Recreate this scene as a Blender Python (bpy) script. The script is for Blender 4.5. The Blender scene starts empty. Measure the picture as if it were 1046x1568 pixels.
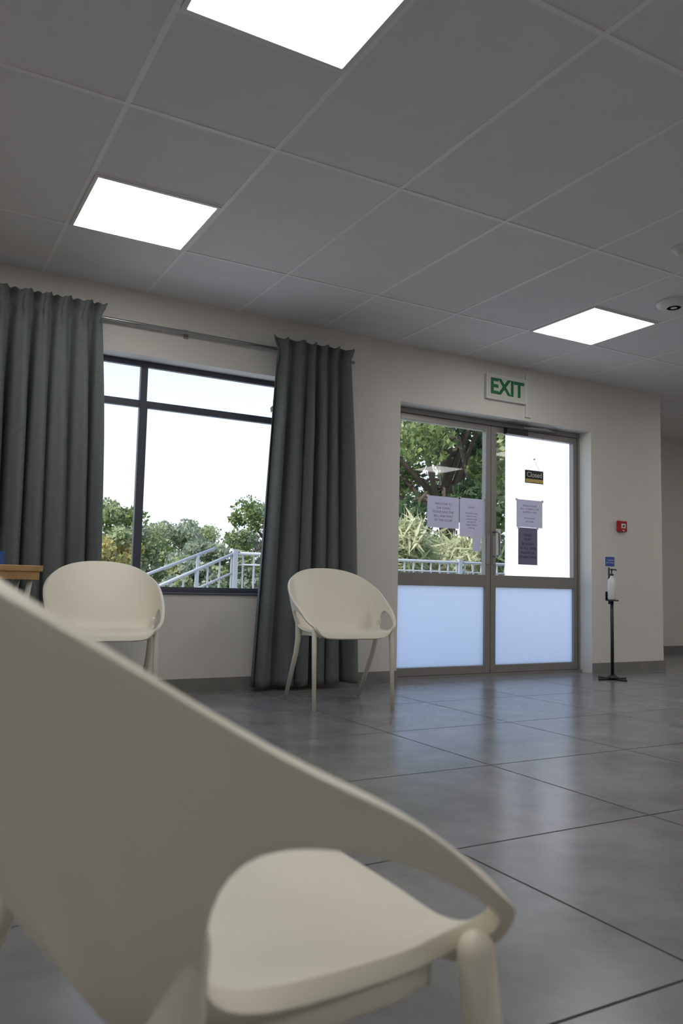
import bpy, bmesh, math, random
import numpy as np
from mathutils import Vector, Matrix
random.seed(7); rng=np.random.default_rng(7)
sc=bpy.context.scene
col=sc.collection
try:
    sc.view_settings.view_transform='Standard'; sc.view_settings.look='None'
    sc.view_settings.exposure=0.0
except Exception as e: print(e)

# ---------------------------------------------------------------- materials
def mat(name, color=(.5,.5,.5), rough=.5, metal=0.0, noise=0.0, nscale=8.0, bump=0.0, bscale=60, spec=None):
    m=bpy.data.materials.new(name); m.use_nodes=True
    nt=m.node_tree; b=nt.nodes['Principled BSDF']
    b.inputs['Roughness'].default_value=rough; b.inputs['Metallic'].default_value=metal
    if spec is not None: b.inputs['Specular IOR Level'].default_value=spec
    tc=nt.nodes.new('ShaderNodeTexCoord')
    n=nt.nodes.new('ShaderNodeTexNoise'); n.inputs['Scale'].default_value=nscale; n.inputs['Detail'].default_value=4
    nt.links.new(tc.outputs['Object'],n.inputs['Vector'])
    r=nt.nodes.new('ShaderNodeMapRange'); r.inputs['To Min'].default_value=1-noise; r.inputs['To Max'].default_value=1+noise
    r.inputs['From Min'].default_value=.25; r.inputs['From Max'].default_value=.75
    nt.links.new(n.outputs['Fac'],r.inputs['Value'])
    v=nt.nodes.new('ShaderNodeVectorMath'); v.operation='SCALE'; v.inputs[0].default_value=color
    nt.links.new(r.outputs['Result'],v.inputs['Scale']); nt.links.new(v.outputs[0],b.inputs['Base Color'])
    if bump>0:
        n2=nt.nodes.new('ShaderNodeTexNoise'); n2.inputs['Scale'].default_value=bscale; n2.inputs['Detail'].default_value=3
        nt.links.new(tc.outputs['Object'],n2.inputs['Vector'])
        bp=nt.nodes.new('ShaderNodeBump'); bp.inputs['Strength'].default_value=bump; bp.inputs['Distance'].default_value=.01
        nt.links.new(n2.outputs['Fac'],bp.inputs['Height']); nt.links.new(bp.outputs[0],b.inputs['Normal'])
    return m

M_wall=mat('wall_paint',(.72,.695,.66),.7,noise=.02,nscale=2,bump=.05,bscale=150)
M_ext=mat('exterior_paint',(.60,.61,.67),.8,noise=.02)
M_ceil=mat('ceiling_tile',(.79,.78,.78),.85,noise=.015,bump=.15,bscale=220)
M_grid=mat('ceiling_tee',(.88,.87,.86),.5)
M_skirt=mat('skirting_tile',(.22,.21,.20),.4,noise=.1)
M_plastic=mat('chair_plastic',(.79,.75,.64),.42,noise=.01,bump=.03,bscale=400)
M_curtain=mat('curtain_fabric',(.135,.157,.156),.85,noise=.08,nscale=30,bump=.2,bscale=500)
M_winframe=mat('window_aluminium',(.085,.092,.118),.4,metal=.2)
M_dooralu=mat('door_aluminium',(.29,.275,.26),.42,metal=.35)
M_steel=mat('steel',(.45,.45,.46),.3,metal=.9)
M_dark=mat('black_plastic',(.015,.015,.018),.4)
M_white=mat('white_plastic',(.75,.75,.73),.35)
M_green=mat('exit_green',(.01,.16,.07),.5)
M_exit=mat('exit_board',(.66,.68,.60),.4)
M_red=mat('alarm_red',(.42,.012,.02),.35)
M_blue=mat('label_blue',(.03,.10,.38),.4)
M_wood=mat('table_oak',(.50,.30,.13),.45,noise=.2,nscale=12)
M_railw=mat('rail_galvanised',(.34,.36,.39),.5)
M_conc=mat('exterior_concrete',(.58,.57,.55),.9,noise=.15)
M_bark=mat('bark',(.10,.075,.055),.9,noise=.3)
M_ink=mat('ink',(.12,.12,.2),.6)
M_gold=mat('gold_print',(.6,.45,.15),.5)

def paper_mat(name,c):
    m=bpy.data.materials.new(name); m.use_nodes=True; nt=m.node_tree; nt.nodes.clear()
    o=nt.nodes.new('ShaderNodeOutputMaterial'); d=nt.nodes.new('ShaderNodeBsdfDiffuse'); t=nt.nodes.new('ShaderNodeBsdfTranslucent')
    n=nt.nodes.new('ShaderNodeTexNoise'); n.inputs['Scale'].default_value=5
    mx=nt.nodes.new('ShaderNodeMixShader'); mx.inputs[0].default_value=.45
    mc=nt.nodes.new('ShaderNodeMixRGB'); mc.inputs[1].default_value=(*c,1); mc.inputs[2].default_value=(c[0]*.93,c[1]*.93,c[2]*.95,1)
    nt.links.new(n.outputs['Fac'],mc.inputs[0])
    for s in (d,t): nt.links.new(mc.outputs[0],s.inputs['Color'])
    nt.links.new(d.outputs[0],mx.inputs[1]); nt.links.new(t.outputs[0],mx.inputs[2]); nt.links.new(mx.outputs[0],o.inputs['Surface'])
    return m
M_paper=paper_mat('paper',(.78,.76,.84)); M_paper2=paper_mat('paper_grey',(.32,.31,.40))
def frosted():
    m=bpy.data.materials.new('frosted_glass'); m.use_nodes=True; nt=m.node_tree; nt.nodes.clear()
    o=nt.nodes.new('ShaderNodeOutputMaterial'); t=nt.nodes.new('ShaderNodeBsdfTranslucent'); t.inputs['Color'].default_value=(.79,.84,.91,1)
    g=nt.nodes.new('ShaderNodeBsdfGlossy'); g.inputs['Roughness'].default_value=.25
    mx=nt.nodes.new('ShaderNodeMixShader'); mx.inputs[0].default_value=.04
    nt.links.new(t.outputs[0],mx.inputs[1]); nt.links.new(g.outputs[0],mx.inputs[2]); nt.links.new(mx.outputs[0],o.inputs['Surface'])
    return m
M_frost=frosted()
def glass(name,f):
    m=bpy.data.materials.new(name); m.use_nodes=True; nt=m.node_tree; nt.nodes.clear()
    o=nt.nodes.new('ShaderNodeOutputMaterial'); t=nt.nodes.new('ShaderNodeBsdfTransparent'); t.inputs['Color'].default_value=(.96,.98,.98,1)
    g=nt.nodes.new('ShaderNodeBsdfGlossy'); g.inputs['Roughness'].default_value=.02
    mx=nt.nodes.new('ShaderNodeMixShader'); mx.inputs[0].default_value=f
    nt.links.new(t.outputs[0],mx.inputs[1]); nt.links.new(g.outputs[0],mx.inputs[2]); nt.links.new(mx.outputs[0],o.inputs['Surface'])
    return m
M_glass=glass('clear_glass',.025); M_glassw=glass('window_glass',.010)
def emis(name,c,s):
    m=bpy.data.materials.new(name); m.use_nodes=True; nt=m.node_tree; b=nt.nodes['Principled BSDF']
    b.inputs['Base Color'].default_value=(.8,.8,.8,1); b.inputs['Emission Color'].default_value=(*c,1); b.inputs['Emission Strength'].default_value=s
    return m
M_led=emis('led_diffuser',(1,.978,.935),9.2)
# floor
def floor_mat():
    m=bpy.data.materials.new('floor_tile'); m.use_nodes=True; nt=m.node_tree; b=nt.nodes['Principled BSDF']
    b.inputs['IOR'].default_value=1.55
    tc=nt.nodes.new('ShaderNodeTexCoord'); mp=nt.nodes.new('ShaderNodeMapping')
    mp.inputs['Location'].default_value=(-1.37+.77*10,-1.015+.7675*10,0)
    nt.links.new(tc.outputs['Object'],mp.inputs[0])
    br=nt.nodes.new('ShaderNodeTexBrick'); br.offset=0; br.squash=1
    br.inputs['Scale'].default_value=1; br.inputs['Brick Width'].default_value=.77; br.inputs['Row Height'].default_value=.7675
    br.inputs['Mortar Size'].default_value=.0038; br.inputs['Mortar Smooth'].default_value=.1
    br.inputs['Color1'].default_value=(1,1,1,1); br.inputs['Color2'].default_value=(.94,.94,.94,1)
    nt.links.new(mp.outputs[0],br.inputs['Vector'])
    n=nt.nodes.new('ShaderNodeTexNoise'); n.inputs['Scale'].default_value=3.0; n.inputs['Detail'].default_value=8; n.inputs['Roughness'].default_value=.62
    nt.links.new(tc.outputs['Object'],n.inputs['Vector'])
    cr=nt.nodes.new('ShaderNodeValToRGB'); cr.color_ramp.elements[0].position=.30; cr.color_ramp.elements[0].color=(.160,.159,.162,1)
    cr.color_ramp.elements[1].position=.70; cr.color_ramp.elements[1].color=(.27,.266,.265,1)
    nt.links.new(n.outputs['Fac'],cr.inputs[0])
    mu=nt.nodes.new('ShaderNodeMixRGB'); mu.blend_type='MULTIPLY'; mu.inputs[0].default_value=1
    nt.links.new(cr.outputs[0],mu.inputs[1]); nt.links.new(br.outputs['Color'],mu.inputs[2])
    mx=nt.nodes.new('ShaderNodeMixRGB'); mx.inputs[2].default_value=(.022,.02,.018,1)
    nt.links.new(br.outputs['Fac'],mx.inputs[0]); nt.links.new(mu.outputs[0],mx.inputs[1]); nt.links.new(mx.outputs[0],b.inputs['Base Color'])
    r=nt.nodes.new('ShaderNodeMapRange'); r.inputs['To Min'].default_value=.205; r.inputs['To Max'].default_value=.245
    nt.links.new(n.outputs['Fac'],r.inputs[0])
    ad=nt.nodes.new('ShaderNodeMath'); ad.operation='MULTIPLY_ADD'
    ad.inputs[1].default_value=.5; nt.links.new(br.outputs['Fac'],ad.inputs[0]); nt.links.new(r.outputs[0],ad.inputs[2])
    nt.links.new(ad.outputs[0],b.inputs['Roughness'])
    bp=nt.nodes.new('ShaderNodeBump'); bp.invert=True; bp.inputs['Strength'].default_value=.5; bp.inputs['Distance'].default_value=.003
    nt.links.new(br.outputs['Fac'],bp.inputs['Height']); nt.links.new(bp.outputs[0],b.inputs['Normal'])
    return m
M_floor=floor_mat()
def leaf_mat(name,c1,c2,tr=.4):
    m=bpy.data.materials.new(name); m.use_nodes=True; nt=m.node_tree; nt.nodes.clear()
    o=nt.nodes.new('ShaderNodeOutputMaterial'); d=nt.nodes.new('ShaderNodeBsdfDiffuse'); t=nt.nodes.new('ShaderNodeBsdfTranslucent')
    g=nt.nodes.new('ShaderNodeNewGeometry'); cr=nt.nodes.new('ShaderNodeValToRGB')
    cr.color_ramp.elements[0].color=(*c1,1); cr.color_ramp.elements[1].color=(*c2,1)
    nt.links.new(g.outputs['Random Per Island'],cr.inputs[0])
    for s in (d,t): nt.links.new(cr.outputs[0],s.inputs['Color'])
    mx=nt.nodes.new('ShaderNodeMixShader'); mx.inputs[0].default_value=tr
    nt.links.new(d.outputs[0],mx.inputs[1]); nt.links.new(t.outputs[0],mx.inputs[2]); nt.links.new(mx.outputs[0],o.inputs['Surface'])
    return m
L_green=leaf_mat('leaf_green',(.10,.145,.06),(.27,.34,.13))
L_dark=leaf_mat('leaf_dark',(.05,.085,.05),(.15,.21,.10))
L_yellow=leaf_mat('leaf_yellow',(.38,.38,.14),(.60,.50,.22))
L_olive=leaf_mat('leaf_olive',(.24,.29,.15),(.46,.49,.28))
L_sage=leaf_mat('leaf_sage',(.24,.28,.20),(.42,.46,.34))
L_straw=leaf_mat('leaf_straw',(.38,.41,.22),(.68,.65,.45))

# ---------------------------------------------------------------- helpers
def empty(name,loc=(0,0,0),rz=0):
    o=bpy.data.objects.new(name,None); o.empty_display_size=.1; col.objects.link(o); o.location=loc; o.rotation_euler=(0,0,rz); return o
def mesh_obj(name,verts,faces,m,parent=None,smooth=False):
    me=bpy.data.meshes.new(name); me.from_pydata([tuple(v) for v in verts],[],faces); me.update()
    o=bpy.data.objects.new(name,me); col.objects.link(o)
    if m is not None:
        for mm in (m if isinstance(m,(list,tuple)) else [m]): me.materials.append(mm)
    if smooth: me.polygons.foreach_set('use_smooth',[True]*len(me.polygons))
    if parent: o.parent=parent
    return o
def boxes(name,bl,m,parent=None,bevel=0):
    vs=[];fs=[]
    for (x0,x1,y0,y1,z0,z1) in bl:
        k=len(vs)
        vs+=[(x0,y0,z0),(x1,y0,z0),(x1,y1,z0),(x0,y1,z0),(x0,y0,z1),(x1,y0,z1),(x1,y1,z1),(x0,y1,z1)]
        fs+=[tuple(k+i for i in f) for f in ((3,2,1,0),(4,5,6,7),(0,1,5,4),(1,2,6,5),(2,3,7,6),(3,0,4,7))]
    o=mesh_obj(name,vs,fs,m,parent)
    if bevel>0:
        b=o.modifiers.new('bevel','BEVEL'); b.width=bevel; b.segments=2; b.limit_method='ANGLE'
    return o
def tube(name,pts,radii,m,parent=None,n=20,roundtop=False,flat=1.0):
    pts=[Vector(p) for p in pts]; vs=[];fs=[]
    if roundtop:
        d=(pts[0]-pts[1]).normalized(); r=radii[0]; P=[];R=[]
        for k in range(5,0,-1):
            a=k/5.2*math.pi/2; P.append(pts[0]+d*r*math.sin(a)); R.append(r*math.cos(a))
        pts=P+pts; radii=R+list(radii)
    for i,p in enumerate(pts):
        a=pts[max(i-1,0)]; b=pts[min(i+1,len(pts)-1)]; d=(b-a).normalized()
        up=Vector((0,0,1)) if abs(d.z)<.8 else Vector((1,0,0))
        u=d.cross(up).normalized(); v=d.cross(u).normalized()
        for k in range(n):
            t=2*math.pi*k/n; vs.append(p+(u*math.cos(t)*flat+v*math.sin(t))*radii[i])
    for i in range(len(pts)-1):
        for k in range(n):
            fs.append((i*n+k,i*n+(k+1)%n,(i+1)*n+(k+1)%n,(i+1)*n+k))
    fs.append(tuple(range(n))[::-1]); fs.append(tuple((len(pts)-1)*n+k for k in range(n)))
    o=mesh_obj(name,vs,fs,m,parent)
    me=o.data
    for p in me.polygons: p.use_smooth=len(p.vertices)==4
    return o
def lathe(name,prof,m,parent=None,n=40,loc=(0,0,0)):
    vs=[];fs=[]
    for (r,z) in prof:
        for k in range(n):
            t=2*math.pi*k/n; vs.append((loc[0]+r*math.cos(t),loc[1]+r*math.sin(t),loc[2]+z))
    for i in range(len(prof)-1):
        for k in range(n): fs.append((i*n+k,i*n+(k+1)%n,(i+1)*n+(k+1)%n,(i+1)*n+k))
    fs.append(tuple(range(n))[::-1]); fs.append(tuple((len(prof)-1)*n+k for k in range(n)))
    return mesh_obj(name,vs,fs,m,parent,smooth=True)
def text(name,body,size,loc,m,parent=None,bold=0.0,ext=.0006,align='CENTER',sx=1.0,space=1.0):
    c=bpy.data.curves.new(name,'FONT'); c.body=body; c.size=size; c.align_x=align; c.align_y='CENTER'; c.extrude=ext; c.offset=bold; c.space_line=space
    t=bpy.data.objects.new(name+'_c',c); col.objects.link(t)
    bpy.context.view_layer.update()
    dg=bpy.context.evaluated_depsgraph_get(); me=bpy.data.meshes.new_from_object(t.evaluated_get(dg))
    bpy.data.objects.remove(t)
    o=bpy.data.objects.new(name,me); col.objects.link(o); me.materials.clear(); me.materials.append(m)
    o.rotation_euler=(math.pi/2,0,0); o.scale=(sx,1,1); o.location=loc
    if parent: o.parent=parent
    return o

# ---------------------------------------------------------------- room shell
CZ=2.555; WY=5.0; WT=.22
X0,X1,Y0=-3.0,9.0,-4.0
RX=6.22; RY=6.34
wx0,wx1,wz0,wz1=.35,2.50,.62,2.14
dx0,dx1,dz1=3.30,5.31,2.107
H=CZ+.07
boxes('floor',[(X0-.15,X1+.15,Y0-.15,WY+WT,-.1,0),(RX-.12,X1+.15,WY+WT,RY+.12,-.1,0)],M_floor)
boxes('wall_back',[(X0,wx0,WY,WY+WT,0,H),(wx0,wx1,WY,WY+WT,0,wz0),(wx0,wx1,WY,WY+WT,wz1,H),(wx1,dx0,WY,WY+WT,0,H),(dx0,dx1,WY,WY+WT,dz1,H),(dx1,RX,WY,WY+WT,0,H)],M_wall)
boxes('wall_wing',[(RX-.12,RX,WY+WT,7.04,-.12,3.0)],M_ext)
boxes('wall_recess',[(RX,X1,RY,RY+.12,0,H)],M_wall)
boxes('wall_left',[(X0-.15,X0,Y0,WY+WT,0,H)],M_wall)
boxes('wall_right',[(X1,X1+.15,Y0,RY+.12,0,H)],M_wall)
boxes('wall_front',[(X0-.15,X1+.15,Y0-.15,Y0,0,H)],M_wall)
ceil=boxes('ceiling',[(X0-.15,X1+.15,Y0-.15,WY+WT,CZ,H),(RX-.12,X1+.15,WY+WT,RY+.12,CZ,H)],M_ceil)
GX=.69; GS=.637; GY=3.01; GR=1.23
tw=.011
xs=[GX+GS*k for k in range(-6,14) if X0<GX+GS*k<X1]
ys=[GY+GR*k for k in range(-6,4) if Y0<GY+GR*k<RY]
panels=[]
for k in (-5,0,5,10):
    for y in (3.62,1.785,-.055,-1.90): panels.append((GX+GS*k,y))
g=[]
for x in xs: g.append((x-tw,x+tw,Y0,(RY if x>RX else WY),CZ-.003,CZ+.002))
for y in ys: g.append(((X0 if y<WY else RX),X1,y-tw,y+tw,CZ-.0035,CZ+.002))
for (x,y) in panels:
    for yy in (y,y+.615):
        if min(abs(yy-q) for q in ys)>.05: g.append((x,x+GS,yy-tw,yy+tw,CZ-.0035,CZ+.002))
boxes('ceiling_grid',g,M_grid,ceil)
for (x,y) in panels:
    e=empty('ceiling_light_panel',(x+GS/2,y+.307,CZ))
    a=.306;b=.288
    boxes('frame',[(-a,a,-a,-b,-.010,.004),(-a,a,b,a,-.010,.004),(-a,-b,-b,b,-.010,.004),(b,a,-b,b,-.010,.004)],M_white,e)
    boxes('diffuser',[(-b,b,-b,b,-.006,.003)],M_led,e)
boxes('baseboard_back',[(X0,dx0,WY-.013,WY,0,.085),(dx1,RX+.013,WY-.013,WY,0,.085)],M_skirt)
boxes('baseboard_recess',[(RX,X1,RY-.013,RY,0,.085),(RX,RX+.013,WY,RY,0,.085)],M_skirt)
boxes('baseboard_left',[(X0,X0+.013,Y0,WY,0,.085)],M_skirt)
boxes('baseboard_right',[(X1-.013,X1,Y0,RY,0,.085)],M_skirt)
boxes('baseboard_front',[(X0,X1,Y0,Y0+.013,0,.085)],M_skirt)

# ---------------------------------------------------------------- window
w=empty('window_1')
fy0,fy1=WY+.135,WY+.17
f=.036
mx=1.375; tz=1.855; hw=.023
boxes('frame',[(wx0,wx1,fy0,fy1,wz0,wz0+f),(wx0,wx1,fy0,fy1,wz1-f,wz1),(wx0,wx0+f,fy0,fy1,wz0+f,wz1-f),(wx1-f,wx1,fy0,fy1,wz0+f,wz1-f),
  (mx-hw,mx+hw,fy0-.004,fy1,wz0+f,wz1-f),(wx0+f,mx-hw,fy0-.002,fy1,tz-hw,tz+hw),(mx+hw,wx1-f,fy0-.002,fy1,tz-hw,tz+hw)],M_winframe,w,bevel=.003)
boxes('sash',[(mx+hw,mx+hw+.010,fy0+.01,fy1-.01,wz0+f,tz-hw),(wx1-f-.012,wx1-f,fy0+.01,fy1-.01,wz0+f,tz-hw),
  (mx+hw+.01,wx1-f-.012,fy0+.01,fy1-.01,wz0+f,wz0+f+.01)],M_winframe,w)
boxes('glass',[(wx0+f,wx1-f,fy0+.016,fy0+.02,wz0+f,wz1-f)],M_glassw,w)
boxes('sill',[(wx0,wx1,WY-.010,fy0,wz0-.0,wz0+.010)],M_winframe,w)
# curtain rod
rd=empty('curtain_rod')
tube('rod',[(-.25,4.958,2.325),(2.86,4.958,2.325)],[.011,.011],M_steel,rd,n=16)
for x in (-.2,1.6,2.82):
    boxes('bracket',[(x-.01,x+.01,4.958,5.0,2.318,2.332),(x-.015,x+.015,4.992,5.0,2.295,2.355)],M_steel,rd)
def curtain(xt0,xt1,xb0,xb1,nf,seed):
    r=random.Random(seed); nu=nf*36; nv=60; zt=2.385; zb=.03; vs=[];fs=[]
    ph=[r.uniform(0,6.28) for _ in range(6)]
    for j in range(nv+1):
        v=j/nv
        if j<=12: z=zt-(zt-2.20)*j/12
        else: z=2.20-(2.20-zb)*(j-12)/(nv-12)
        for i in range(nu+1):
            u=i/nu; s=max(0,min(1,(2.32-z)/2.3)); s2=s**.8
            x=(xt0+(xt1-xt0)*u)*(1-s2)+(xb0+(xb1-xb0)*u)*s2
            p=2*math.pi*nf*u+.8*math.sin(2*math.pi*1.3*u+ph[0])+.5*math.sin(2*math.pi*3.1*u+ph[1]+s*1.6)
            A=.020+.020*min(1,s*4)
            A*=1+.35*math.sin(2*math.pi*2.3*u+ph[5])*min(1,s*5)
            if z>2.30: A=.020+.024*(z-2.30)/.085
            y=A*math.sin(p)+.28*A*math.sin(2*p+ph[2]+s*1.5)+.008*math.sin(2*math.pi*2*u+ph[3]+s*3)*s
            pin=math.exp(-((z-2.30)/.03)**2)
            y+=.006*math.sin(3*p)*math.exp(-((z-2.28)/.07)**2)
            x+=.010*math.sin(2*p)*pin+.012*math.cos(p)*min(1,s*3)
            if z>2.27: x+=.028*(z-2.27)/.115*(2*u-1)
            zz=z+(.014*math.sin(p+.5)+.005*math.sin(3*p) if j==0 else 0)
            if j==nv: zz=z+.006*math.sin(p*.5+ph[4])
            vs.append((x,4.872+y,zz))
    for j in range(nv):
        for i in range(nu):
            a=j*(nu+1)+i; fs.append((a,a+1,a+nu+2,a+nu+1))
    o=mesh_obj('curtain',vs,fs,M_curtain,smooth=True)
    s=o.modifiers.new('solid','SOLIDIFY'); s.thickness=.003
    return o
curtain(2.215,2.775,2.09,2.875,6,3)
curtain(-.15,1.025,-.20,1.10,11,5)

# ---------------------------------------------------------------- door
d=empty('door_1')
Y1_,Y2_=WY+.145,WY+.205
ff=.04
boxes('frame',[(dx0,dx0+ff,Y1_-.01,Y2_,0,dz1),(dx1-ff+.02,dx1,Y1_-.01,Y2_,0,dz1),(dx0+ff,dx1-.02,Y1_-.01,Y2_,dz1-.045,dz1)],M_dooralu,d,bevel=.002)
boxes('threshold',[(dx0,dx1,Y1_-.03,Y2_+.015,0,.018)],M_dooralu,d)
xc=4.306; st=.054
def leaf(nm,a,b,sl,sr):
    z0,z1=.02,dz1-.047
    boxes(nm,[(a,a+sl,Y1_,Y2_-.01,z0,z1),(b-sr,b,Y1_,Y2_-.01,z0,z1),(a+sl,b-sr,Y1_,Y2_-.01,z1-.05,z1),(a+sl,b-sr,Y1_,Y2_-.01,z0,.083),
       (a+sl,b-sr,Y1_,Y2_-.01,.715,.815)],M_dooralu,d,bevel=.003)
    boxes(nm+'_glass',[(a+sl,b-sr,Y1_+.022,Y1_+.026,.815,z1-.05)],M_glass,d)
    boxes(nm+'_frosted_panel',[(a+sl,b-sr,Y1_+.022,Y1_+.026,.083,.715)],M_frost,d)
leaf('leaf_left',dx0+ff+.002,xc-.002,st,st)
leaf('leaf_right',xc+.002,dx1-.022,st,.045)
for (x,zc) in ((xc-.028,1.02),(xc+.03,1.02)):
    boxes('lock_plate',[(x-.016,x+.016,Y1_-.006,Y1_,zc-.12,zc+.12)],M_steel,d,bevel=.002)
tube('pull_handle',[(xc+.03,Y1_-.004,.97),(xc+.03,Y1_-.05,.97),(xc+.045,Y1_-.055,.98),(xc+.045,Y1_-.055,1.16),(xc+.03,Y1_-.05,1.17),(xc+.03,Y1_-.004,1.17)],[.009]*6,M_steel,d,n=12)
boxes('push_plate',[(xc+.058,xc+.118,Y1_+.012,Y1_+.02,.96,1.20)],M_white,d,bevel=.002)
boxes('door_closer',[(xc+.13,xc+.36,Y1_-.055,Y1_,dz1-.105,dz1-.052)],M_dark,d,bevel=.006)
tube('closer_arm',[(xc+.30,Y1_-.06,dz1-.04),(xc+.52,Y1_-.10,dz1-.035),(xc+.72,Y1_-.02,dz1-.03)],[.008,.008,.008],M_dooralu,d,n=10)

PY=Y1_+.019
def notice(x0,x1,z0,z1,m,body=None,ts=.018,ink=M_ink,nm='paper_notice'):
    e=empty(nm,((x0+x1)/2,PY,(z0+z1)/2)); hx=(x1-x0)/2; hz=(z1-z0)/2
    boxes('sheet',[(-hx,hx,-.0006,.0006,-hz,hz)],m,e)
    for sx in (-1,1): boxes('tape',[(sx*hx-.012,sx*hx+.012,-.0014,-.0007,hz-.012,hz+.006)],M_white,e)
    if body: text('print',body,ts,(0,-.0012,0),ink,e,ext=.0002,space=1.25)
    return e
notice(3.676,3.99,1.178,1.43,M_paper,'WELCOME TO\nTHE CLINIC\nPLEASE RING THE\nBELL AND WAIT\nAT THE DOOR',.026)
notice(3.998,4.238,1.12,1.435,M_paper,'NOTICE\n\nAll visitors must\nreport to the\nreception desk\nand sign the\nregister before\nentering.',.019)
notice(4.13,4.215,1.005,1.118,M_paper,None)
notice(4.60,4.893,1.232,1.467,M_paper,'VISITING HOURS\nMon - Fri 08:00 to 17:00\nSat 08:00 to 12:00\n\nPlease sanitise\nyour hands',.021)
notice(4.62,4.835,.912,1.228,M_paper2,'MASKS\nMUST\nBE WORN\nAT ALL TIMES\nPLEASE USE\nOTHER DOOR',.030,M_dark)
cs=empty('closed_sign',(4.795,PY-.004,1.671))
boxes('board',[(-.104,.104,-.003,.003,-.056,.056)],M_dark,cs,bevel=.002)
boxes('stripe',[(-.10,.10,-.0042,-.003,-.050,-.020)],M_gold,cs)
text('lettering','Closed',.062,(0,-.0045,.016),M_white,cs,ext=.0004)
tube('cord',[(-.06,0,.056),(0,0,.155),(.06,0,.056)],[.0012]*3,M_dark,cs,n=6)
lathe('suction_hook',[(.009,0),(.009,.006),(.004,.012)],M_white,cs,n=12,loc=(0,0,.15))

# ---------------------------------------------------------------- exit sign + conduit
ex=empty('exit_sign',(4.322,WY-.018,2.342))
boxes('housing',[(-.212,.212,-.012,.018,-.104,.104)],M_white,ex,bevel=.004)
boxes('face',[(-.196,.196,-.0145,-.012,-.088,.088)],M_exit,ex)
text('lettering','EXIT',.178,(0,-.016,-.002),M_green,ex,bold=.0055,ext=.0008,sx=.98)
boxes('cable_conduit',[(4.540,4.562,WY-.014,WY,2.135,2.50),(4.562,4.60,WY-.014,WY,2.135,2.155)],M_white)
fc=empty('fire_alarm_call_point',(5.67,WY-.02,1.284))
boxes('housing',[(-.05,.05,-.015,.02,-.05,.05)],M_red,fc,bevel=.006)
boxes('window',[(-.026,.026,-.018,-.015,-.018,.022)],M_white,fc)
boxes('press_bar',[(-.012,.012,-.0195,-.018,-.006,.008)],M_dark,fc)
boxes('tab',[(-.012,.012,-.017,-.015,-.042,-.034)],M_white,fc)

# ---------------------------------------------------------------- sanitizer stand
s=empty('hand_sanitizer_stand',(5.088,4.58,0))
boxes('base_plate',[(-.15,.15,-.012,.012,.002,.014),(-.012,.012,-.14,.14,.001,.013)],M_dark,s,bevel=.003)
lathe('base_collar',[(.05,.012),(.05,.022),(.02,.04)],M_dark,s,n=24)
tube('pole',[(0,0,.02),(0,0,.66)],[.0135,.0135],M_dark,s,n=16)
tube('upper_pole',[(0,.028,.60),(0,.028,.90)],[.007,.007],M_dark,s,n=10)
boxes('bottle_cradle',[(-.035,.035,-.04,.035,.625,.635),(-.035,.035,.030,.036,.635,.70)],M_dark,s)
lathe('bottle',[(.028,.635),(.032,.645),(.032,.77),(.026,.80),(.013,.815),(.013,.83)],M_white,s,n=28)
lathe('pump_head',[(.015,.83),(.015,.845),(.005,.847),(.005,.872),(.012,.873),(.012,.884)],M_dark,s,n=20)
tube('pump_nozzle',[(0,0,.879),(0,-.045,.877),(0,-.05,.868)],[.006,.005,.004],M_dark,s,n=10)
boxes('label_plate',[(-.055,.055,.018,.024,.895,.985)],M_white,s,bevel=.001)
boxes('label_blue',[(-.052,.052,.0165,.018,.905,.982)],M_blue,s)
text('label_print','+ sanitise\nyour hands',.020,(0,.0155,.945),M_white,s,ext=.0003)

# ---------------------------------------------------------------- ceiling devices
sd=empty('smoke_detector',(3.60,2.745,CZ))
lathe('body',[(.05,0.0),(.05,-.012),(.046,-.02),(.03,-.024),(.028,-.04),(.018,-.046),(.001,-.047)],M_white,sd)
sp=empty('ceiling_access_point',(4.26,3.31,CZ))
lathe('body',[(.105,0.0),(.105,-.012),(.098,-.024),(.075,-.034),(.04,-.038),(.001,-.039)],M_white,sp)
lathe('ring',[(.045,-.0385),(.043,-.0395),(.041,-.0385)],M_steel,sp)

# ---------------------------------------------------------------- chair
def sgnpow(v,p): return math.copysign(abs(v)**p,v)
def smooth(a,b,x):
    t=max(0,min(1,(x-a)/(b-a))); return t*t*(3-2*t)
def E(ph):
    c,s_=math.cos(ph),math.sin(ph)
    if c>0: a,n=.258,3.0+1.8*smooth(0,.5,c)
    else: a,n=.045,3.0-.6*smooth(0,-.5,c)
    x=a*sgnpow(c,2/n)
    x-=.018*smooth(.70,.98,c)
    return (x, .230*sgnpow(s_,2/n), .435)
def R(ph):
    c,s_=math.cos(ph),math.sin(ph)
    a,n=(.304,2.3+2.2*smooth(0,.5,c)) if c>0 else (.28,2.3)
    x=a*sgnpow(c,2/n); y=.30*sgnpow(s_,2/n)
    y*=1-.04*smooth(.05,.26,x)
    z=.63-.62*x+.012*math.exp(-((x-.15)/.08)**2)
    dip=smooth(.66,.97,c)*.045
    x-=.034*smooth(.70,.98,c)
    return (x,y,z-dip)
def S(ph,t):
    e=E(ph); r=R(ph); bk=smooth(0,-.7,math.cos(ph))
    h=t**(.62+.43*bk); v=t**(1.35-.38*bk)
    return (e[0]+(r[0]-e[0])*h, e[1]+(r[1]-e[1])*h, e[2]+(r[2]-e[2])*v)
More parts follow.
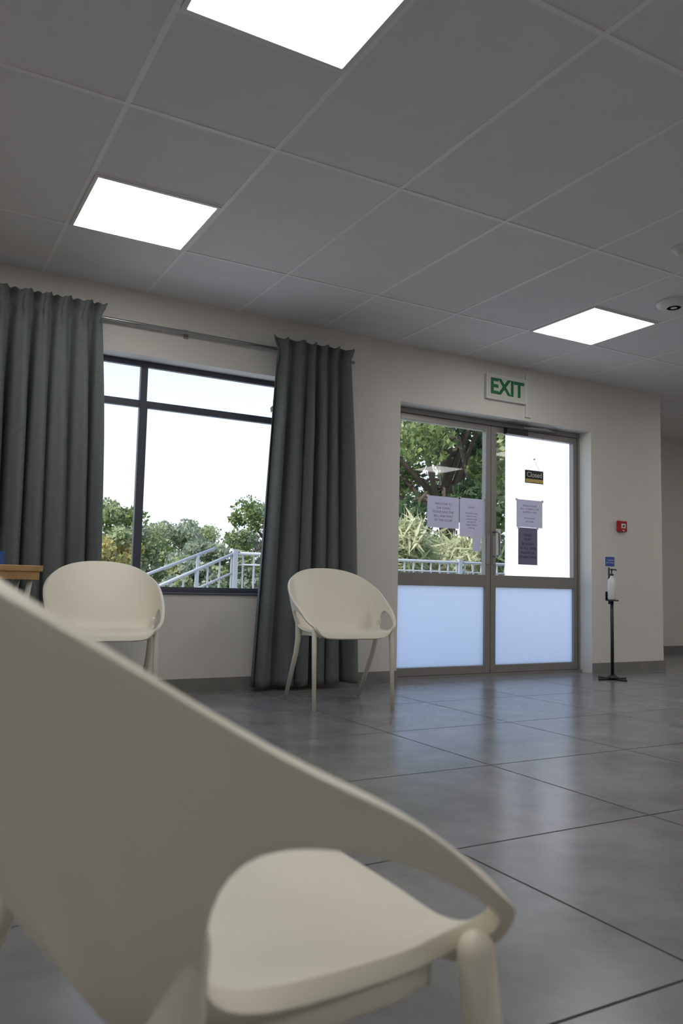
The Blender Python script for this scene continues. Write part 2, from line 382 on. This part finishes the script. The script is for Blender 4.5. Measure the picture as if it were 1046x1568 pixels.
def chair_shell_mesh():
    N=144; Mr=14; vs=[]; fs=[]
    def add(p):
        vs.append(p); return len(vs)-1
    pa,pb=14,38
    def ang(i): return 2*math.pi*i/N
    G={}
    for i in range(N):
        for j in range(Mr+1): G[i,j]=add(S(ang(i),j/Mr)) 
    def patch(i0,i1):
        nodes=[(i,0) for i in range(i0,i1)]+[(i1,j) for j in range(0,Mr)]+[(i,Mr) for i in range(i1,i0,-1)]+[(i0,j) for j in range(Mr,0,-1)]
        cx,cy=(i0+i1)/2,Mr/2; K=6; rings=[[G[n] for n in nodes]]
        mir=1 if i0<N/2 else -1
        for k in range(1,K+1):
            ring=[]
            for (i,j) in nodes:
                u=(i-cx)/((i1-i0)/2); v=(j-cy)/(Mr/2)
                n=(abs(u)**3+abs(v)**3)**(1/3)
                U=u/n*.73+.07*mir; V=-.11+.78*(v/n)
                w_=(k/K)**.9
                uu=u*(1-w_)+U*w_; vv=v*(1-w_)+V*w_
                ii=cx+uu*(i1-i0)/2; jj=cy+vv*Mr/2
                ring.append(add(S(2*math.pi*ii/N,max(0,min(1,jj/Mr)))))
            rings.append(ring)
        L=len(nodes)
        for k in range(K):
            for q in range(L):
                fs.append((rings[k][q],rings[k][(q+1)%L],rings[k+1][(q+1)%L],rings[k+1][q]))
    for i in range(N):
        if pa<=i<pb or N-pb<=i<N-pa: continue
        for j in range(Mr):
            fs.append((G[i,j],G[(i+1)%N,j],G[(i+1)%N,j+1],G[i,j+1]))
    patch(pa,pb); patch(N-pb,N-pa)
    prev=[G[i,0] for i in range(N)]
    for k in range(1,9):
        r=1-k/9; ring=[]
        for i in range(N):
            e=E(ang(i)); 
            x=.10+(e[0]-.10)*r; y=e[1]*r
            z=.435-.014*(1-r**3)
            ring.append(add((x,y,z)))
        for i in range(N): fs.append((ring[i],ring[(i+1)%N],prev[(i+1)%N],prev[i]))
        prev=ring
    c=add((.10,0,.421))
    for i in range(N): fs.append((c,prev[(i+1)%N],prev[i]))
    me=bpy.data.meshes.new('chair_shell'); me.from_pydata(vs,[],fs); me.update()
    bm=bmesh.new(); bm.from_mesh(me)
    bmesh.ops.delete(bm,geom=[v for v in bm.verts if not v.link_faces],context='VERTS')
    inner=[v for v in bm.verts if not v.is_boundary]
    for _ in range(10):
        bmesh.ops.smooth_vert(bm,verts=inner,factor=.5,use_axis_x=True,use_axis_y=True,use_axis_z=True)
    bmesh.ops.recalc_face_normals(bm,faces=bm.faces)
    bm.to_mesh(me); bm.free()
    me.polygons.foreach_set('use_smooth',[True]*len(me.polygons)); me.materials.append(M_plastic)
    return me
shell=chair_shell_mesh()
def chair(loc,rz):
    e=empty('tub_chair',loc,rz)
    o=bpy.data.objects.new('seat_shell',shell); col.objects.link(o); o.parent=e
    m=o.modifiers.new('solid','SOLIDIFY'); m.thickness=.015; m.offset=0; m.use_even_offset=False
    m=o.modifiers.new('bev','BEVEL'); m.width=.006; m.segments=3; m.limit_method='ANGLE'; m.angle_limit=math.radians(50)
    for k,sy in enumerate((-1,1)):
        tube('front_leg_%d'%(k+1),[(.237,sy*.238,.436),(.239,sy*.239,.41),(.244,sy*.240,.36),(.268,sy*.241,0)],[.0140,.0142,.0140,.0112],M_plastic,e,roundtop=True)
        tube('rear_leg_%d'%(k+1),[(.006,sy*.262,.494),(.004,sy*.256,.45),(-.006,sy*.252,.38),(-.040,sy*.250,.30),(-.245,sy*.244,0)],[.0150,.0175,.0170,.0158,.012],M_plastic,e,roundtop=True,flat=.95)
        vs=[];fs=[];n=26
        for i in range(n+1):
            ph=math.radians(43+(91-43)*i/n)
            p=E(ph); q=i/n; dep=.026+.008*(2*q-1)**4
            yo=p[1]+.004
            for (yy,zz) in ((yo+.003,p[2]+.002),(yo+.003,p[2]-dep),(yo-.010,p[2]-dep),(yo-.010,p[2]+.001)):
                vs.append((p[0]-.006*(1-q),sy*yy,zz))
        for i in range(n):
            for k2 in range(4): fs.append((i*4+k2,i*4+(k2+1)%4,(i+1)*4+(k2+1)%4,(i+1)*4+k2))
        fs.append((0,1,2,3)); fs.append(tuple(n*4+q for q in range(4)))
        r=mesh_obj('side_rail_%d'%(k+1),vs,fs,M_plastic,e)
        bv=r.modifiers.new('b','BEVEL'); bv.width=.004; bv.segments=3; bv.limit_method='ANGLE'
        for p_ in r.data.polygons: p_.use_smooth=True
    return e
chair((.155,.72,0),0)
chair((2.375,4.24,0),math.radians(-97.5))
chair((1.0,4.33,0),math.radians(-97))

# ---------------------------------------------------------------- side table
t=empty('side_table',(.06,4.45,0))
boxes('top',[(-.6,.6,-.28,.28,.735,.765)],M_wood,t,bevel=.004)
boxes('apron',[(-.57,.585,-.27,-.25,.695,.735),(-.57,.585,.25,.27,.695,.735),(.565,.585,-.25,.25,.695,.735),(-.57,-.55,-.25,.25,.695,.735)],M_wood,t)
for sx in (-1,1):
    for sy in (-1,1):
        tube('leg',[(sx*.55,sy*.22,.70),(sx*.45,sy*.25,0)],[.014,.014],M_white,t,n=12)
h=empty('brochure_holder',(.45,4.42,.765))
boxes('panel',[(-.06,.06,0,.004,0,.15),(-.06,.06,-.05,0,0,.004),(-.06,.06,-.05,-.047,.004,.05)],M_glass,h)
boxes('brochures',[(-.055,.055,-.03,-.006,.004,.07)],M_blue,h)

# ---------------------------------------------------------------- exterior
boxes('ground',[(-40,60,WY+WT,70,-.22,-.12)],M_conc)
rl=empty('stair_railing')
ry=8.0
def rail(p,q,r=.018): tube('rail',[p,q],[r,r],M_railw,rl,n=10)
rail((2.2,ry,.57),(3.2,ry,1.02)); rail((3.2,ry,1.02),(9.5,ry,1.02))
rail((2.2,ry,.37),(3.2,ry,.82),.012); rail((3.2,ry,.15),(9.5,ry,.15),.012); rail((1.6,ry+.9,.40),(3.3,ry+.9,1.10))
rail((3.2,ry,.90),(9.5,ry,.90),.010)
bl=[]
x=2.25
while x<9.5:
    zt=1.02 if x>3.2 else 1.02-(3.2-x)*.45
    bl.append((x-.008,x+.008,ry-.008,ry+.008,-.12,zt)); x+=.13
for x in (3.2,4.7,6.2,7.7,9.2): bl.append((x-.025,x+.025,ry-.025,ry+.025,-.12,1.06))
for x in (1.9,2.5,3.1): bl.append((x-.015,x+.015,ry+.88,ry+.92,-.12,.40+(x-1.6)*.41))
boxes('balusters',bl,M_railw,rl)

def leaves(name,clumps,n_per,size,m,parent,elong=1.6,spread=1.0):
    C=np.array([c[:3] for c in clumps]); RR=np.array([c[3] for c in clumps])
    idx=rng.integers(0,len(C),len(C)*n_per)
    d=rng.normal(size=(len(idx),3)); d/=np.linalg.norm(d,axis=1)[:,None]
    rad=RR[idx]*rng.random(len(idx))**.45*spread
    P=C[idx]+d*rad[:,None]*np.array([1,1,.8])
    u=rng.normal(size=P.shape); u/=np.linalg.norm(u,axis=1)[:,None]
    w_=rng.normal(size=P.shape); v=np.cross(u,w_); v/=np.linalg.norm(v,axis=1)[:,None]
    s_=size*(.6+.8*rng.random(len(P)))[:,None]
    V=np.stack([P-u*s_*elong*.5,P+v*s_*.5,P+u*s_*elong*.5,P-v*s_*.5],1).reshape(-1,3)
    k=len(P); me=bpy.data.meshes.new(name)
    me.vertices.add(4*k); me.vertices.foreach_set('co',V.ravel().astype(np.float32))
    me.loops.add(4*k); me.loops.foreach_set('vertex_index',np.arange(4*k,dtype=np.int32))
    me.polygons.add(k); me.polygons.foreach_set('loop_start',np.arange(0,4*k,4,dtype=np.int32))
    try: me.polygons.foreach_set('loop_total',np.full(k,4,dtype=np.int32))
    except Exception: pass
    me.update(calc_edges=True); me.validate(); me.materials.append(m)
    o=bpy.data.objects.new(name,me); col.objects.link(o); o.parent=parent; return o
def tree(name,x,y,h,r,mats,ncl,nper,size,zlo=.35,seed=1,el=1.6,cr=.22):
    q=random.Random(seed); e=empty(name,(x,y,-.12)); cl=[]
    for _ in range(ncl):
        a=q.uniform(0,6.283); zz=q.uniform(zlo,1); env=math.sqrt(max(.05,1-((zz-.6)/.55)**2))
        rr=r*env*q.random()**.5
        cl.append((rr*math.cos(a),rr*math.sin(a),h*zz*.93,r*cr*q.uniform(.7,1.3)))
    tube('trunk',[(0,0,0),(.05*r,.03*r,h*.3),(-.04*r,0,h*.62),(0,.02,h*.85)],[.05*h*.5,.04*h*.5,.022*h*.5,.008*h*.5],M_bark,e,n=10)
    for c in cl[::3]:
        b=Vector((0,0,h*q.uniform(.2,.6))); p=Vector(c[:3]); mid=b.lerp(p,.5)+Vector((0,0,.08*h))
        tube('branch',[b,mid,p],[.010*h,.006*h,.002*h],M_bark,e,n=6)
    k=len(mats); 
    for i,m in enumerate(mats):
        sub=cl[i::k]
        if sub: leaves('foliage_%d'%(i+1),sub,nper,size,m,e,elong=el)
    return e
tree('leafy_tree',11.2,15.0,8.0,3.7,[L_dark,L_green,L_dark,L_olive],80,400,.09,zlo=.2,seed=11,el=1.9,cr=.16)
tree('leafy_tree',15.5,19.0,8.0,3.4,[L_green,L_olive],40,300,.12,zlo=.2,seed=12)
tree('dry_shrub',8.5,12.0,2.1,1.3,[L_straw,L_olive],24,260,.045,zlo=.2,seed=14,el=9,cr=.35)
tree('dry_shrub',10.0,11.3,1.6,1.0,[L_straw,L_dark],18,240,.045,zlo=.2,seed=15,el=9,cr=.35)
for i,(x,y,h,r,ms) in enumerate([(4.6,19.5,2.95,1.25,[L_green,L_olive]),(3.95,16.4,1.85,.75,[L_yellow,L_yellow,L_olive]),(6.3,21.5,2.3,1.3,[L_olive,L_sage]),(7.6,24,2.8,1.4,[L_olive,L_sage]),
    (9.3,20.5,3.4,1.2,[L_green,L_sage]),(6.6,18.0,1.75,1.0,[L_sage,L_olive]),(5.6,15.9,1.3,.7,[L_olive,L_sage]),(8.6,17.4,1.9,.9,[L_sage,L_olive]),(2.0,20,2.8,1.3,[L_green,L_olive]),(-.6,20,2.7,1.3,[L_olive,L_green]),(-3.5,21,3.0,1.5,[L_green,L_dark])]):
    tree('shrub',x,y,h,r,ms,30,320,.065,zlo=.1,seed=30+i,cr=.30)

# ---------------------------------------------------------------- light
wd=bpy.data.worlds.new('sky'); sc.world=wd; wd.use_nodes=True; nt=wd.node_tree; bg=nt.nodes['Background']
tc=nt.nodes.new('ShaderNodeTexCoord'); sx=nt.nodes.new('ShaderNodeSeparateXYZ'); cr=nt.nodes.new('ShaderNodeValToRGB')
nt.links.new(tc.outputs['Generated'],sx.inputs[0]); nt.links.new(sx.outputs['Z'],cr.inputs[0]); nt.links.new(cr.outputs[0],bg.inputs['Color'])
cr.color_ramp.elements[0].position=0; cr.color_ramp.elements[0].color=(.97,.98,1,1)
cr.color_ramp.elements[1].position=.8; cr.color_ramp.elements[1].color=(.36,.53,.88,1)
m_=cr.color_ramp.elements.new(.3); m_.color=(.58,.71,.90,1)
bg.inputs['Strength'].default_value=1.6
sl=bpy.data.lights.new('sun','SUN'); sl.energy=5.5; sl.angle=.01; sl.color=(1,.95,.86); so=bpy.data.objects.new('sun',sl); col.objects.link(so)
so.rotation_euler=Vector((.8,.25,-.75)).to_track_quat('-Z','Y').to_euler(); so.location=(0,0,20)

# ---------------------------------------------------------------- camera
th=math.radians(5.26); ps=math.radians(29.3); ro=math.radians(1.30)
Hh=Vector((math.sin(ps),math.cos(ps),0)); R0=Vector((math.cos(ps),-math.sin(ps),0)); Z=Vector((0,0,1))
F=Hh*math.cos(th)+Z*math.sin(th); U0=-Hh*math.sin(th)+Z*math.cos(th)
Rv=R0*math.cos(ro)+U0*math.sin(ro); U=U0*math.cos(ro)-R0*math.sin(ro)
cam=bpy.data.cameras.new('camera'); co=bpy.data.objects.new('camera',cam); col.objects.link(co)
mw=Matrix.Identity(4)
for i in range(3): mw[i][0]=Rv[i]; mw[i][1]=U[i]; mw[i][2]=-F[i]
mw[0][3]=0;mw[1][3]=0;mw[2][3]=.70
co.matrix_world=mw
cam.sensor_fit='HORIZONTAL'; cam.sensor_width=24; cam.lens=24*1225/1046; cam.clip_start=.02; cam.clip_end=300
cam.dof.use_dof=True; cam.dof.focus_distance=5.2; cam.dof.aperture_fstop=6.5
sc.camera=co
